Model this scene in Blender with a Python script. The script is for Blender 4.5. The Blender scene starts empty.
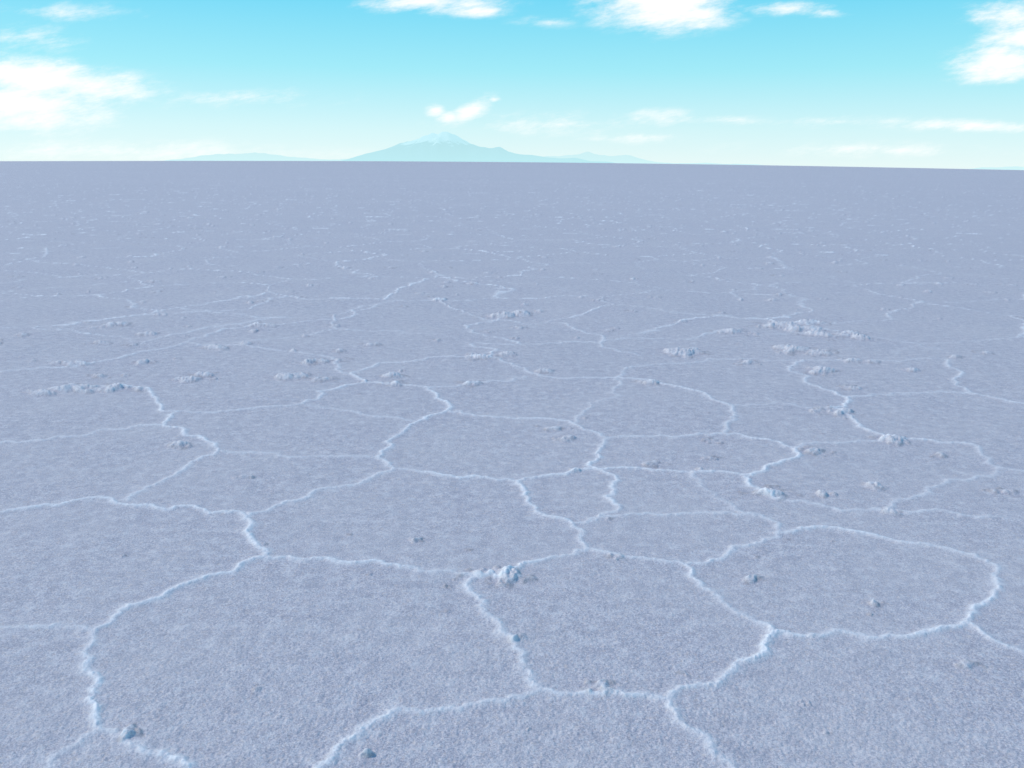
import bpy, math, numpy as np, random
from mathutils import Matrix, Vector
random.seed(7); rng=np.random.default_rng(11)
sc=bpy.context.scene
# ------------------------------------------------ camera
W,H,F=1024,768,887.0
CH=1.7
pitch=math.atan((384-167.5)/F); roll=math.atan(9/1024)
fw=Vector((0,math.cos(pitch),-math.sin(pitch)))
r0=Vector((1,0,0)); u0=r0.cross(fw)
rt=r0*math.cos(roll)+u0*math.sin(roll); up=rt.cross(fw)
cam=bpy.data.cameras.new("camera"); co=bpy.data.objects.new("camera",cam); sc.collection.objects.link(co)
M=Matrix((rt,up,-fw)).transposed().to_4x4(); M.translation=Vector((0,0,CH)); co.matrix_world=M
cam.sensor_width=36; cam.lens=36*F/W; cam.clip_start=0.05; cam.clip_end=120000
sc.camera=co
def dirn(px,py):
    return (rt*((px-512)/F)+up*((384-py)/F)+fw)
def gnd(px,py):
    d=dirn(px,py); t=CH/(-d.z); return (d.x*t,d.y*t)

# ------------------------------------------------ noise helper
T=rng.random((512,512)).astype(np.float32)
def vn(x,y):
    xi=np.floor(x).astype(np.int64); yi=np.floor(y).astype(np.int64)
    fx=(x-xi).astype(np.float32); fy=(y-yi).astype(np.float32)
    fx=fx*fx*(3-2*fx); fy=fy*fy*(3-2*fy)
    a=T[xi&511,yi&511]; b=T[(xi+1)&511,yi&511]; c=T[xi&511,(yi+1)&511]; d=T[(xi+1)&511,(yi+1)&511]
    return (a+(b-a)*fx)*(1-fy)+(c+(d-c)*fx)*fy
def sst(a,b,x):
    t=np.clip((x-a)/(b-a),0,1); return t*t*(3-2*t)

# ------------------------------------------------ ground grid (polar sheet to the horizon)
rows=list(np.geomspace(0.3,1.55,22)[:-1])
dep=np.linspace(math.atan(CH/1.55),math.radians(0.25),1000)
rows+=list(CH/np.tan(dep))
rows+=list(np.geomspace(rows[-1]*1.05,40000,110))
R=np.array(rows)
a=list(np.arange(-37,37,0.057))+list(np.arange(37,60,0.25))+list(np.arange(60,300,1.5))+list(np.arange(300,323,0.25))
A=np.radians(np.array(a)); NA=len(A); NR=len(R)
RR,AA=np.meshgrid(R,A,indexing='ij')
X=RR*np.sin(AA); Y=RR*np.cos(AA)
dR=np.gradient(R)[:,None]+0*RR

# ridge lines of the salt polygons in the foreground
L=[
(1,[(98,730),(92,690),(88,650),(95,632),(120,612),(165,597),(205,578),(240,566),(265,558)]),
(.8,[(98,730),(130,746),(162,758),(190,768)]),(.6,[(98,730),(70,750),(45,772)]),
(1,[(265,558),(256,545),(250,535),(252,524),(246,518)]),
(1,[(246,518),(210,514),(165,510),(128,506)]),(1,[(128,506),(110,499),(80,500),(40,506),(0,512),(-60,520)]),
(1,[(128,500),(155,485),(185,468),(203,456),(218,450)]),
(1,[(218,450),(204,438),(185,430),(163,425),(170,418),(178,412),(160,405),(152,396),(150,391),(120,387)]),
(.8,[(178,412),(215,413),(260,408),(303,405)]),
(1,[(303,405),(318,392),(345,386),(366,383),(350,374)]),
(1,[(366,383),(400,385),(425,387),(436,398),(447,410)]),
(1,[(447,410),(425,417),(410,424),(398,435),(388,448),(378,457)]),
(1,[(378,457),(395,468),(370,477),(340,486),(310,495),(275,506),(246,518)]),
(.7,[(218,450),(260,452),(320,456),(378,457)]),
(.5,[(303,405),(350,411),(400,418),(415,421)]),
(.9,[(395,468),(440,474),(480,476),(517,480)]),
(.9,[(517,480),(550,474),(600,469),(650,469),(690,472),(730,473),(748,476)]),
(.8,[(447,410),(480,415),(530,418),(575,424),(607,437)]),
(1,[(517,480),(524,495),(536,512),(556,518),(572,523),(580,538),(587,549)]),
(.9,[(607,437),(600,448),(597,460),(605,472),(612,488),(620,506)]),
(.9,[(607,437),(650,436),(700,434),(735,434),(765,440),(797,449)]),
(1,[(797,449),(783,462),(765,468),(746,477),(751,487),(780,500)]),
(.5,[(780,500),(830,508),(900,511),(960,515),(1030,520)]),
(.9,[(265,558),(300,560),(350,564),(400,568),(440,572),(475,577)]),
(1,[(475,577),(505,577),(520,565),(555,557),(587,549)]),
(1,[(475,577),(472,594),(484,612),(500,625),(512,638),(524,655),(528,672),(540,690)]),
(1,[(540,690),(500,702),(460,710),(420,713),(388,716),(368,726),(345,742),(318,770)]),
(1,[(540,690),(580,694),(625,697),(668,700)]),
(1,[(668,700),(700,686),(735,668),(765,650),(773,636)]),
(1,[(668,700),(676,716),(690,730),(710,748),(735,770)]),
(1,[(773,636),(745,617),(725,605),(700,588),(692,573),(683,565)]),
(.9,[(587,549),(620,556),(650,560),(683,565)]),
(.7,[(683,565),(720,560),(765,540),(800,530)]),
(.9,[(773,636),(830,634),(890,636),(935,632),(970,625)]),
(.9,[(970,625),(983,605),(1000,585),(998,568),(975,556),(940,548),(890,540),(850,532),(800,529)]),
(.9,[(970,625),(990,640),(1030,657)]),
(.7,[(620,508),(600,516),(585,523),(572,523)]),
(.6,[(585,523),(630,514),(700,513),(750,514),(768,520),(778,530)]),
(.9,[(617,377),(650,380),(700,392),(728,405),(735,420),(725,432)]),
(.9,[(847,397),(836,408),(860,425),(890,438),(930,440),(965,442),(990,458),(1004,468),(1030,471)]),
(.6,[(797,449),(850,442),(890,438)]),
(.8,[(617,377),(625,369),(660,364),(705,361)]),
(.8,[(803,360),(808,376),(820,388),(847,397)]),
(.6,[(847,397),(900,392),(945,391),(970,392)]),
(.8,[(617,377),(580,378),(540,376),(525,368),(500,360),(488,358)]),
(.8,[(525,376),(480,382),(430,387)]),
(.8,[(350,374),(380,363),(440,357),(488,358)]),
(.9,[(950,360),(962,372),(958,382),(970,392),(1000,398),(1030,404)]),
(.7,[(-30,444),(30,440),(80,435),(120,429),(163,425)]),
(.8,[(-30,630),(20,628),(60,627),(92,633)]),
(.8,[(120,387),(90,386),(50,390)]),
(.5,[(617,377),(600,400),(575,424)]),
(.5,[(728,405),(780,402),(836,408)]),
(.5,[(705,361),(750,358),(803,360)]),
(.5,[(690,472),(720,500),(765,520)]),
(.6,[(1004,468),(960,480),(900,500),(870,511)]),
(.5,[(950,360),(900,362),(850,361),(803,360)]),
(.8,[(186,342),(150,350),(125,356),(95,362),(60,368),(0,372)]),
(.6,[(186,342),(240,345),(300,352),(350,374)]),
(.8,[(488,358),(470,345),(520,345),(480,334),(465,325),(500,318)]),
(.7,[(640,355),(600,343),(580,330),(560,322)]),
(.7,[(62,326),(110,319),(170,314),(250,309),(285,296)]),
(.7,[(186,342),(220,330),(300,322),(345,318),(380,305)]),
(.6,[(740,300),(730,292),(760,285),(800,282)]),
(.7,[(520,345),(600,343),(650,338),(720,330)]),
]
D=np.full(X.shape,9.0,np.float32); S=np.zeros(X.shape,np.float32)
def sub(p,q,lvl):
    dx,dy=q[0]-p[0],q[1]-p[1]; l=math.hypot(dx,dy)
    if l<0.025 or lvl==0: return [q]
    k=random.gauss(0,0.115)*l
    m=((p[0]+q[0])/2-dy/l*k,(p[1]+q[1])/2+dx/l*k)
    return sub(p,m,lvl-1)+sub(m,q,lvl-1)
pad=0.16
for st,pts in L:
    g=[gnd(*p) for p in pts]
    P=[g[0]]
    for i in range(len(g)-1): P+=sub(g[i],g[i+1],6)
    for p,q in zip(P[:-1],P[1:]):
        rp,rq=math.hypot(*p),math.hypot(*q); ap,aq=math.atan2(p[0],p[1]),math.atan2(q[0],q[1])
        i0=np.searchsorted(R,min(rp,rq)-pad); i1=np.searchsorted(R,max(rp,rq)+pad)
        w=pad/min(rp,rq)
        j0=np.searchsorted(A,min(ap,aq)-w); j1=np.searchsorted(A,max(ap,aq)+w)
        if i1<=i0 or j1<=j0: continue
        x=X[i0:i1,j0:j1]; y=Y[i0:i1,j0:j1]
        dx,dy=q[0]-p[0],q[1]-p[1]; ll=dx*dx+dy*dy+1e-12
        t=np.clip(((x-p[0])*dx+(y-p[1])*dy)/ll,0,1)
        d=np.hypot(x-p[0]-t*dx,y-p[1]-t*dy)
        v=D[i0:i1,j0:j1]; m=d<v
        v[m]=d[m]; S[i0:i1,j0:j1][m]=st
# generic cell network everywhere else
T2=rng.random((512,512)).astype(np.float32)
def cells(CS,sd):
    wx=X+sd+0.8*(vn(X*0.7+7+sd,Y*0.7)-.5)+0.25*(vn(X*3+sd,Y*3+9)-.5)+0.07*(vn(X*11,Y*11+9)-.5)
    wy=Y+sd+0.8*(vn(X*0.7+57,Y*0.7+31+sd)-.5)+0.25*(vn(X*3+40,Y*3+3)-.5)+0.07*(vn(X*11+40,Y*11+3)-.5)
    gx=wx/CS; gy=wy/CS; ix=np.floor(gx).astype(np.int64); iy=np.floor(gy).astype(np.int64)
    b1=np.full(X.shape,1e9); b2=np.full(X.shape,1e9)
    c1=np.zeros(X.shape+(2,)); c2=np.zeros(X.shape+(2,))
    for ox in (-1,0,1):
        for oy in (-1,0,1):
            cx=ix+ox; cy=iy+oy
            px=cx+0.02+0.96*T[cx&511,cy&511]; py=cy+0.02+0.96*T2[cx&511,cy&511]
            d=np.hypot(gx-px,gy-py)
            m1=d<b1; m2=(~m1)&(d<b2)
            c2[m1]=c1[m1]; b2=np.where(m1,b1,np.where(m2,d,b2))
            b1=np.where(m1,d,b1)
            c1[m1,0]=px[m1]; c1[m1,1]=py[m1]
            c2[m2,0]=px[m2]; c2[m2,1]=py[m2]
    mid=(c1+c2)/2; nn=c2-c1; nl=np.hypot(nn[...,0],nn[...,1])+1e-6
    VD=np.abs(((mid[...,0]-gx)*nn[...,0]+(mid[...,1]-gy)*nn[...,1])/nl)*CS
    eh=np.modf(np.abs(np.sin(mid[...,0]*12.9898+mid[...,1]*78.233)*43758.5453))[0]
    return VD,eh
VD,eh=cells(1.8,0.0)
msk=np.maximum(sst(8.4,10.5,RR),sst(math.radians(35),math.radians(37),np.abs(np.where(AA>math.pi,AA-2*math.pi,AA))))
VS=(0.3+0.9*eh)*msk*(0.5+0.9*vn(X*.8+90,Y*.8))
fade=1/(1+(RR/48)**2)
# ridge height and whiteness
n1=vn(X*38,Y*38); n2=vn(X*120+5,Y*120); n3=vn(X*9+3,Y*9+8); n4=vn(X*3.1,Y*3.1+50)
def ridge(d,s):
    w=0.004+0.008*n3+0.009*n1
    return np.exp(-(d/w)**2)*s*(0.4+0.9*n4)
far=1+RR*0.03
Dj=D+0.014*(n1-.5)
rg=np.maximum(ridge(Dj/np.minimum(far,1.6)*1.03,S),ridge(VD/np.minimum(far,2.3),VS))
halo=np.maximum(np.exp(-(D/0.030)**2)*S,np.exp(-(VD/0.04)**2)*VS)
Z=rg*(0.002+0.0075*n1*(0.3+n2)+0.002*n3)+halo*0.0028*(.5+n1)
wt=(rg*(0.32+0.95*n2)+halo*0.36*n1)*(0.12+0.88*fade)
# clumps and crusts of salt
C=[(507,577,.08,1.5),(500,584,.05,1.2),(598,688,.04,1.2),(130,735,.035,1.1),(768,492,.09,1.8),(515,640,.035,1.2),(752,580,.04,1.1),(970,667,.035,1.2),(893,512,.05,1.4),
(825,495,.055,1.4),(872,487,.055,1.4),(652,464,.055,1.3),(710,458,.05,1.2),(567,438,.06,1.4),(552,428,.055,1.2),(715,441,.06,1.3),(815,452,.07,1.4),
(890,441,.11,1.7),(1005,492,.055,1.2),(45,393,.10,2),(60,391,.10,2),(90,388,.14,2),(118,388,.12,2),(140,390,.08,1.5),(310,362,.10,2),(325,362,.14,2),(285,378,.10,1.6),(300,376,.08,1.6),(325,380,.08,1),
(392,376,.09,1.6),(180,445,.06,1.3),(243,477,.045,1.2),(415,540,.03,1.2),(617,558,.035,1.2),(875,605,.03,1.2),(500,315,.2,2),(515,313,.2,2),(685,352,.18,2),
(735,332,.18,1.8),(780,326,.2,2),(800,329,.2,2.2),(825,336,.2,2),(845,333,.15,2),(858,338,.15,2),(810,322,.16,1.8),(790,350,.16,1.8),(815,353,.14,1.6),(820,371,.14,1.8),(832,412,.12,1.8),(852,388,.09,1.5),
(650,383,.08,1.4),(745,362,.1,1.4),(480,358,.12,1.6),(218,348,.12,1.5),(145,362,.1,1.4),(205,375,.09,1.4),(188,380,.09,1.5),(100,343,.1,1.4),
(75,364,.1,1.3),(115,325,.14,1.4),(260,325,.16,1.8),(366,755,.018,1.1),(258,690,.022,.6),(505,355,.09,1.3),(545,372,.08,1.4),(470,384,.08,1.2),(395,384,.08,1.3),(370,345,.09,1),(440,300,.12,1.2),(700,470,.03,1),(940,455,.045,1),(575,470,.03,1),(480,575,.05,1.2)]
cl=[]
for px,py,s,k in C:
    x,y=gnd(px,py); cl.append((x,y,s,k))
for i in range(7500):
    r=7+ (random.random()**0.75)*80; az=math.radians(random.uniform(-60,60))
    if vn(np.array([r*math.sin(az)*.15]),np.array([r*math.cos(az)*.15]))[0]<random.random()*.85: continue
    cl.append((r*math.sin(az),r*math.cos(az),random.uniform(.025,.085)*(.9+r/70),random.uniform(.8,2.0)))
for i in range(110):
    r=random.uniform(2.2,8); az=math.radians(random.uniform(-60,60)); cl.append((r*math.sin(az),r*math.cos(az),random.uniform(.006,.018),.5))
CZ=np.zeros(X.shape,np.float32); CSH=np.zeros(X.shape,np.float32)
for x0,y0,s,k in cl:
    r=math.hypot(x0,y0); az=math.atan2(x0,y0); e=s*2.3
    i0=np.searchsorted(R,r-e); i1=np.searchsorted(R,r+e); j0=np.searchsorted(A,az-e/r); j1=np.searchsorted(A,az+e/r)
    if i1<=i0 or j1<=j0: continue
    x=X[i0:i1,j0:j1]-x0; y=Y[i0:i1,j0:j1]-y0
    nz=vn((x+x0)*34+3,(y+y0)*34+y0*7); nf=vn((x+x0)*90+y0,(y+y0)*90); nb=vn(x/s*1.4+x0*11,y/s*1.4+y0*9)
    d=np.hypot(x/1.2,y)/s+ (nz-.5)*.75+(nb-.5)*1.2
    b=sst(1.05,0.0,d)*(0.25+0.75*nz+0.6*nf)*(k*0.012+s*0.10)
    v=CZ[i0:i1,j0:j1]; np.maximum(v,b,out=v)
    v=CSH[i0:i1,j0:j1]; np.maximum(v,sst(1.3,.7,d)*sst(.75,.35,nz+0.35*nf),out=v)
Z+=CZ
clump_shade=CSH*(1-sst(0.004,0.02,CZ)*.8)*(0.2+0.8*fade)  # mask for painted shadow lines around the lower edges of the clumps
wt=wt+sst(0.003,0.018,CZ)*0.6*(0.3+n2)*(0.3+0.7*fade)
# granular crust
def oct(fr,amp,o=0):
    wl=1.0/fr
    return amp*(vn(X*fr+o,Y*fr+o*2)-.5)*sst(0.7,2.0,wl/np.maximum(dR,1e-4))
Z+=oct(0.6,0.02)+oct(2.3,0.006,5)+oct(9,0.004,9)+oct(30,0.002,3)+oct(110,0.0035,6)
# broad, hardly visible swell of the flat far away
Z+=31*np.exp(-((Y-5200)/1500)**2)*np.clip(1-(X/3300)**2,0,1)
wt=np.clip(wt,0,1.2)
verts=np.stack([X,Y,Z],-1).reshape(-1,3).astype(np.float32)
idx=np.arange(NR*NA).reshape(NR,NA)
n=np.roll(idx,-1,axis=1)
q=np.stack([idx[:-1],idx[1:],n[1:],n[:-1]],-1).reshape(-1,4)
me=bpy.data.meshes.new("salt_flat_ground")
me.vertices.add(len(verts)); me.vertices.foreach_set("co",verts.ravel())
nq=len(q); lo=np.concatenate([q.ravel(),idx[0]]).astype(np.int32)
me.loops.add(len(lo)); me.loops.foreach_set("vertex_index",lo)
me.polygons.add(nq+1)
ls=np.concatenate([np.arange(nq)*4,[nq*4]]).astype(np.int32)
me.polygons.foreach_set("loop_start",ls)
me.update(calc_edges=True)
if me.polygons[0].normal.z<0: me.flip_normals()
at=me.attributes.new("salt","FLOAT","POINT"); at.data.foreach_set("value",wt.astype(np.float32).ravel())
at=me.attributes.new("clump_shade","FLOAT","POINT"); at.data.foreach_set("value",np.clip(clump_shade,0,1).astype(np.float32).ravel())
me.polygons.foreach_set("use_smooth",np.ones(nq+1,bool))
go=bpy.data.objects.new("salt_flat_ground",me); sc.collection.objects.link(go)

# ------------------------------------------------ node helper
class N:
    def __init__(s,nt): s.nt=nt; s.nt.nodes.clear()
    def n(s,t,**k):
        o=s.nt.nodes.new(t)
        for a,b in k.items(): setattr(o,a,b)
        return o
    def l(s,a,b): s.nt.links.new(a,b)
    def m(s,op,a,b=None,c=None,clamp=False):
        o=s.n("ShaderNodeMath",operation=op,use_clamp=clamp)
        for i,v in enumerate((a,b,c)):
            if v is None: continue
            if isinstance(v,(int,float)): o.inputs[i].default_value=v
            else: s.l(v,o.inputs[i])
        return o.outputs[0]
    def mr(s,v,a,b,c=0,d=1,smooth=False):
        o=s.n("ShaderNodeMapRange"); o.interpolation_type='SMOOTHSTEP' if smooth else 'LINEAR'
        s.l(v,o.inputs[0])
        for i,x in enumerate((a,b,c,d)): o.inputs[i+1].default_value=x
        return o.outputs[0]
    def noise(s,vec,sc_,det=4,rough=.6):
        o=s.n("ShaderNodeTexNoise"); s.l(vec,o.inputs["Vector"]); o.inputs["Scale"].default_value=sc_
        o.inputs["Detail"].default_value=det; o.inputs["Roughness"].default_value=rough; return o.outputs["Fac"]
    def mix(s,f,a,b,bt='MIX'):
        o=s.n("ShaderNodeMix",data_type='RGBA',blend_type=bt)
        for i,v in ((0,f),(6,a),(7,b)):
            if isinstance(v,(int,float)): o.inputs[i].default_value=v
            elif isinstance(v,tuple): o.inputs[i].default_value=(*v,1)
            else: s.l(v,o.inputs[i])
        return o.outputs[2]
mat=bpy.data.materials.new("salt"); mat.use_nodes=True; k=N(mat.node_tree)
tc=k.n("ShaderNodeTexCoord").outputs["Object"]
out=k.n("ShaderNodeOutputMaterial"); bs=k.n("ShaderNodeBsdfPrincipled"); k.l(bs.outputs[0],out.inputs[0])
fine=k.noise(tc,170,2,.8); med=k.noise(tc,60,3,.75); spk=k.noise(tc,14,6,.85); big=k.noise(tc,1.3,4,.6); huge=k.noise(tc,0.05,5,.65)
c=k.mix(k.mr(fine,.36,.64),(.34,.31,.35),(.84,.77,.77))
c=k.mix(k.mr(med,.44,.62,0,.5),c,(.46,.44,.48))
c=k.mix(k.mr(med,.47,.36,0,.5),c,(.72,.59,.51))
c=k.mix(k.mr(spk,.50,.64,0,.55),c,(.84,.79,.77))
c=k.mix(k.mr(spk,.48,.36,0,.45),c,(.36,.34,.38))
c=k.mix(k.mr(big,.4,.7,0,.3),c,(.69,.63,.61))
c=k.mix(k.mr(huge,.4,.7,0,.35),c,(.53,.49,.51))
sa=k.n("ShaderNodeAttribute",attribute_name="salt").outputs["Fac"]
sha=k.n("ShaderNodeAttribute",attribute_name="clump_shade").outputs["Fac"]
c=k.mix(k.m('MULTIPLY',sha,.45,clamp=True),c,(.33,.28,.27))  # clump shadow put into the base colour as a grey-brown
c=k.mix(k.m('MULTIPLY',sa,.85,clamp=True),c,(.94,.91,.89))
k.l(c,bs.inputs["Base Color"]); bs.inputs["Roughness"].default_value=.85; bs.inputs["Specular IOR Level"].default_value=.2
bp=k.n("ShaderNodeBump"); bp.inputs["Strength"].default_value=.75; bp.inputs["Distance"].default_value=.004
k.l(k.m('ADD',fine,med),bp.inputs["Height"]); k.l(bp.outputs[0],bs.inputs["Normal"])
me.materials.append(mat)

# ------------------------------------------------ distant mountain and hills
def mountmat(name,rock,snow,haze,hf,snowz):
    m=bpy.data.materials.new(name); m.use_nodes=True; k=N(m.node_tree)
    out=k.n("ShaderNodeOutputMaterial"); bs=k.n("ShaderNodeBsdfPrincipled"); bs.inputs["Roughness"].default_value=1
    tc=k.n("ShaderNodeTexCoord").outputs["Object"]
    nz=k.noise(tc,.006,6,.65)
    sx=k.n("ShaderNodeSeparateXYZ"); k.l(tc,sx.inputs[0])
    z=k.m('ADD',sx.outputs[2],k.m('MULTIPLY',k.m('SUBTRACT',nz,.5),420))
    c=k.mix(k.mr(z,snowz,snowz+40),rock,snow)
    k.l(c,bs.inputs["Base Color"])
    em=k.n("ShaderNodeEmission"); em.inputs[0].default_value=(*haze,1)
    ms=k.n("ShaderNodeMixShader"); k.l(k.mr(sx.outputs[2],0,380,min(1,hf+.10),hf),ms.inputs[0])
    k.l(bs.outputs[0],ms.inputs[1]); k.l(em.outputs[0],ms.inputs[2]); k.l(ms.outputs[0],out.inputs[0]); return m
def hills(name,prof,Dm,mt,rough=.12,depth=1800):
    xs=np.array([dirn(p[0],165).x/dirn(p[0],165).y*Dm for p in prof]); hs=np.array([p[1]/F*Dm for p in prof])
    nx=int(max(40,(xs[-1]-xs[0])/22)); ny=46
    gx=np.linspace(xs[0],xs[-1],nx); gy=np.linspace(-1,1,ny)
    GX,GY=np.meshgrid(gx,gy,indexing='ij')
    h=np.interp(GX,xs,hs)
    nzs=sum((vn(GX*f+3,GY*depth*f+9)-.5)*a for f,a in ((.0016,1),(.004,.5),(.009,.3),(.02,.15)))
    gul=np.abs(vn(GX*.006+GY*1.2,GY*1.5)-.5)
    Zz=h*(1-np.abs(GY)**1.3)*(1+rough*nzs*2-(np.abs(GY)>.02)*gul*.35*np.minimum(1,np.abs(GY)*3))-12*np.abs(GY)-3
    v=[(float(GX[i,j]),float(Dm+GY[i,j]*depth),float(Zz[i,j])) for i in range(nx) for j in range(ny)]
    f=[(i*ny+j,(i+1)*ny+j,(i+1)*ny+j+1,i*ny+j+1) for i in range(nx-1) for j in range(ny-1)]
    m=bpy.data.meshes.new(name); m.from_pydata(v,[],f); m.materials.append(mt)
    for p in m.polygons: p.use_smooth=True
    o=bpy.data.objects.new(name,m); sc.collection.objects.link(o)
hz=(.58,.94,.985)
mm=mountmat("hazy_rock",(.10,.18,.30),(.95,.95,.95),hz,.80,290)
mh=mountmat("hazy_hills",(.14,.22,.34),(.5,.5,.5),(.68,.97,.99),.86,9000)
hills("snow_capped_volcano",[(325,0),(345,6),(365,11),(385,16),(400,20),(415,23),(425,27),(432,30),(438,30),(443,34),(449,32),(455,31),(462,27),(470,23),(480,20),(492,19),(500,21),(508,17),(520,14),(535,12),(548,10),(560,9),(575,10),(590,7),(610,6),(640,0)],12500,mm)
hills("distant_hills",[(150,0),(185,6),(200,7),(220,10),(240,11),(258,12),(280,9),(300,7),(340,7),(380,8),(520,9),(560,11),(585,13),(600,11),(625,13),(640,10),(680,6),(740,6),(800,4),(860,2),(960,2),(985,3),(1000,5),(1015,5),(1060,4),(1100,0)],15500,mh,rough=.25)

# ------------------------------------------------ sky
w=bpy.data.worlds.new("World"); sc.world=w; w.use_nodes=True; k=N(w.node_tree)
SEL,SAZ=math.radians(42),math.radians(-75)
out=k.n("ShaderNodeOutputWorld"); bg=k.n("ShaderNodeBackground"); k.l(bg.outputs[0],out.inputs[0])
sky=k.n("ShaderNodeTexSky",sky_type='NISHITA',sun_disc=False,sun_elevation=SEL,sun_rotation=SAZ,altitude=3600,air_density=1.0,dust_density=1.0,ozone_density=2.0)
bg.inputs[1].default_value=.1
tc=k.n("ShaderNodeTexCoord").outputs["Generated"]
sx=k.n("ShaderNodeSeparateXYZ"); k.l(tc,sx.inputs[0]); x,y,z=sx.outputs
ys=k.m('MAXIMUM',k.m('ABSOLUTE',y),.02)
u=k.m('DIVIDE',x,ys); v=k.m('DIVIDE',z,ys)
cr=k.n("ShaderNodeValToRGB"); k.l(z,cr.inputs[0]); e=cr.color_ramp.elements
e[0].position=0; e[0].color=(.86,1.0,1.0,1); e[1].position=1; e[1].color=(.14,.28,.62,1)
for p,cc in ((.04,(.70,.98,1.0)),(.10,(.38,.90,1.0)),(.18,(.15,.74,1.0)),(.45,(.13,.40,.80))):
    q_=e.new(p); q_.color=(*cc,1)
tint=k.mix(1.0,cr.outputs[0],(10,10,10),'MULTIPLY')
base=k.mix(.86,sky.outputs[0],tint)
cv=k.n("ShaderNodeCombineXYZ"); k.l(u,cv.inputs[0]); k.l(k.m('SUBTRACT',k.m('MULTIPLY',v,3.2),k.m('MULTIPLY',u,.5)),cv.inputs[1])
nz=k.noise(cv.outputs[0],13,10,.7); nz2=k.noise(cv.outputs[0],3.5,4,.6)
def blob(px,py,a,b,st,sh=0):
    d=dirn(px,py); U,V=d.x/d.y,d.z/d.y
    du=k.m('SUBTRACT',u,U); dv=k.m('SUBTRACT',v,V)
    if sh: dv=k.m('SUBTRACT',dv,k.m('MULTIPLY',du,sh))
    r=k.m('SQRT',k.m('ADD',k.m('POWER',k.m('ABSOLUTE',k.m('DIVIDE',du,a/F)),2),k.m('POWER',k.m('ABSOLUTE',k.m('DIVIDE',dv,b/F)),2)))
    return k.m('MULTIPLY',k.mr(r,1.0,0.0),st)
M_=None
for b in [(20,76,200,30,1.0,-.1),(30,106,130,34,1.1,0),(660,0,100,40,1.3,0),(700,14,55,20,1,0),(430,2,110,18,.9,0),(475,10,50,10,.75,0),(545,22,50,8,.45,0),(785,8,85,10,.75,0),(825,13,30,8,.75,0),
    (1005,60,75,30,1.15,.1),(1015,14,75,18,1.05,0),(1030,40,70,26,1,0),(470,111,34,16,1.0,.4),(450,117,22,9,.9,0),(436,111,16,10,.9,0),(494,99,12,6,.8,0),(60,12,120,16,.42,0),(20,38,110,24,.5,0),(240,98,150,16,.5,0),(560,124,160,20,.55,0),(660,118,70,14,.6,0),(640,138,80,9,.65,0),(980,126,120,9,.8,0),(850,122,140,10,.5,0),(730,120,60,8,.5,0),(130,152,300,18,.55,0),(880,150,200,12,.5,0)]:
    o=blob(*b); M_=o if M_ is None else k.m('MAXIMUM',M_,o)
dn=k.m('ADD',k.m('MULTIPLY',M_,.8),k.m('SUBTRACT',k.m('ADD',k.m('MULTIPLY',nz,1.7),k.m('MULTIPLY',nz2,.3)),1.0))
dn=k.m('MULTIPLY',k.mr(dn,.08,.85,0,1,True),k.mr(M_,0,.4))
hi=k.mr(k.noise(tc,3,5,.65),.52,.75,0,.7,True); hi=k.m('MULTIPLY',hi,k.mr(z,.3,.45))
dn=k.m('MAXIMUM',dn,hi)
fin=k.mix(dn,base,(10.9,10.8,10.6))
k.l(fin,bg.inputs[0])
# ------------------------------------------------ sun
sl=bpy.data.lights.new("sun","SUN"); sl.energy=2.2; sl.angle=math.radians(.53); sl.color=(1,.95,.88)
so=bpy.data.objects.new("sun",sl); sc.collection.objects.link(so)
dv=Vector((math.sin(SAZ)*math.cos(SEL),math.cos(SAZ)*math.cos(SEL),math.sin(SEL)))
so.rotation_euler=(-dv).to_track_quat('-Z','Y').to_euler()
sc.view_settings.view_transform='Standard'; sc.view_settings.look='None'; sc.view_settings.exposure=0
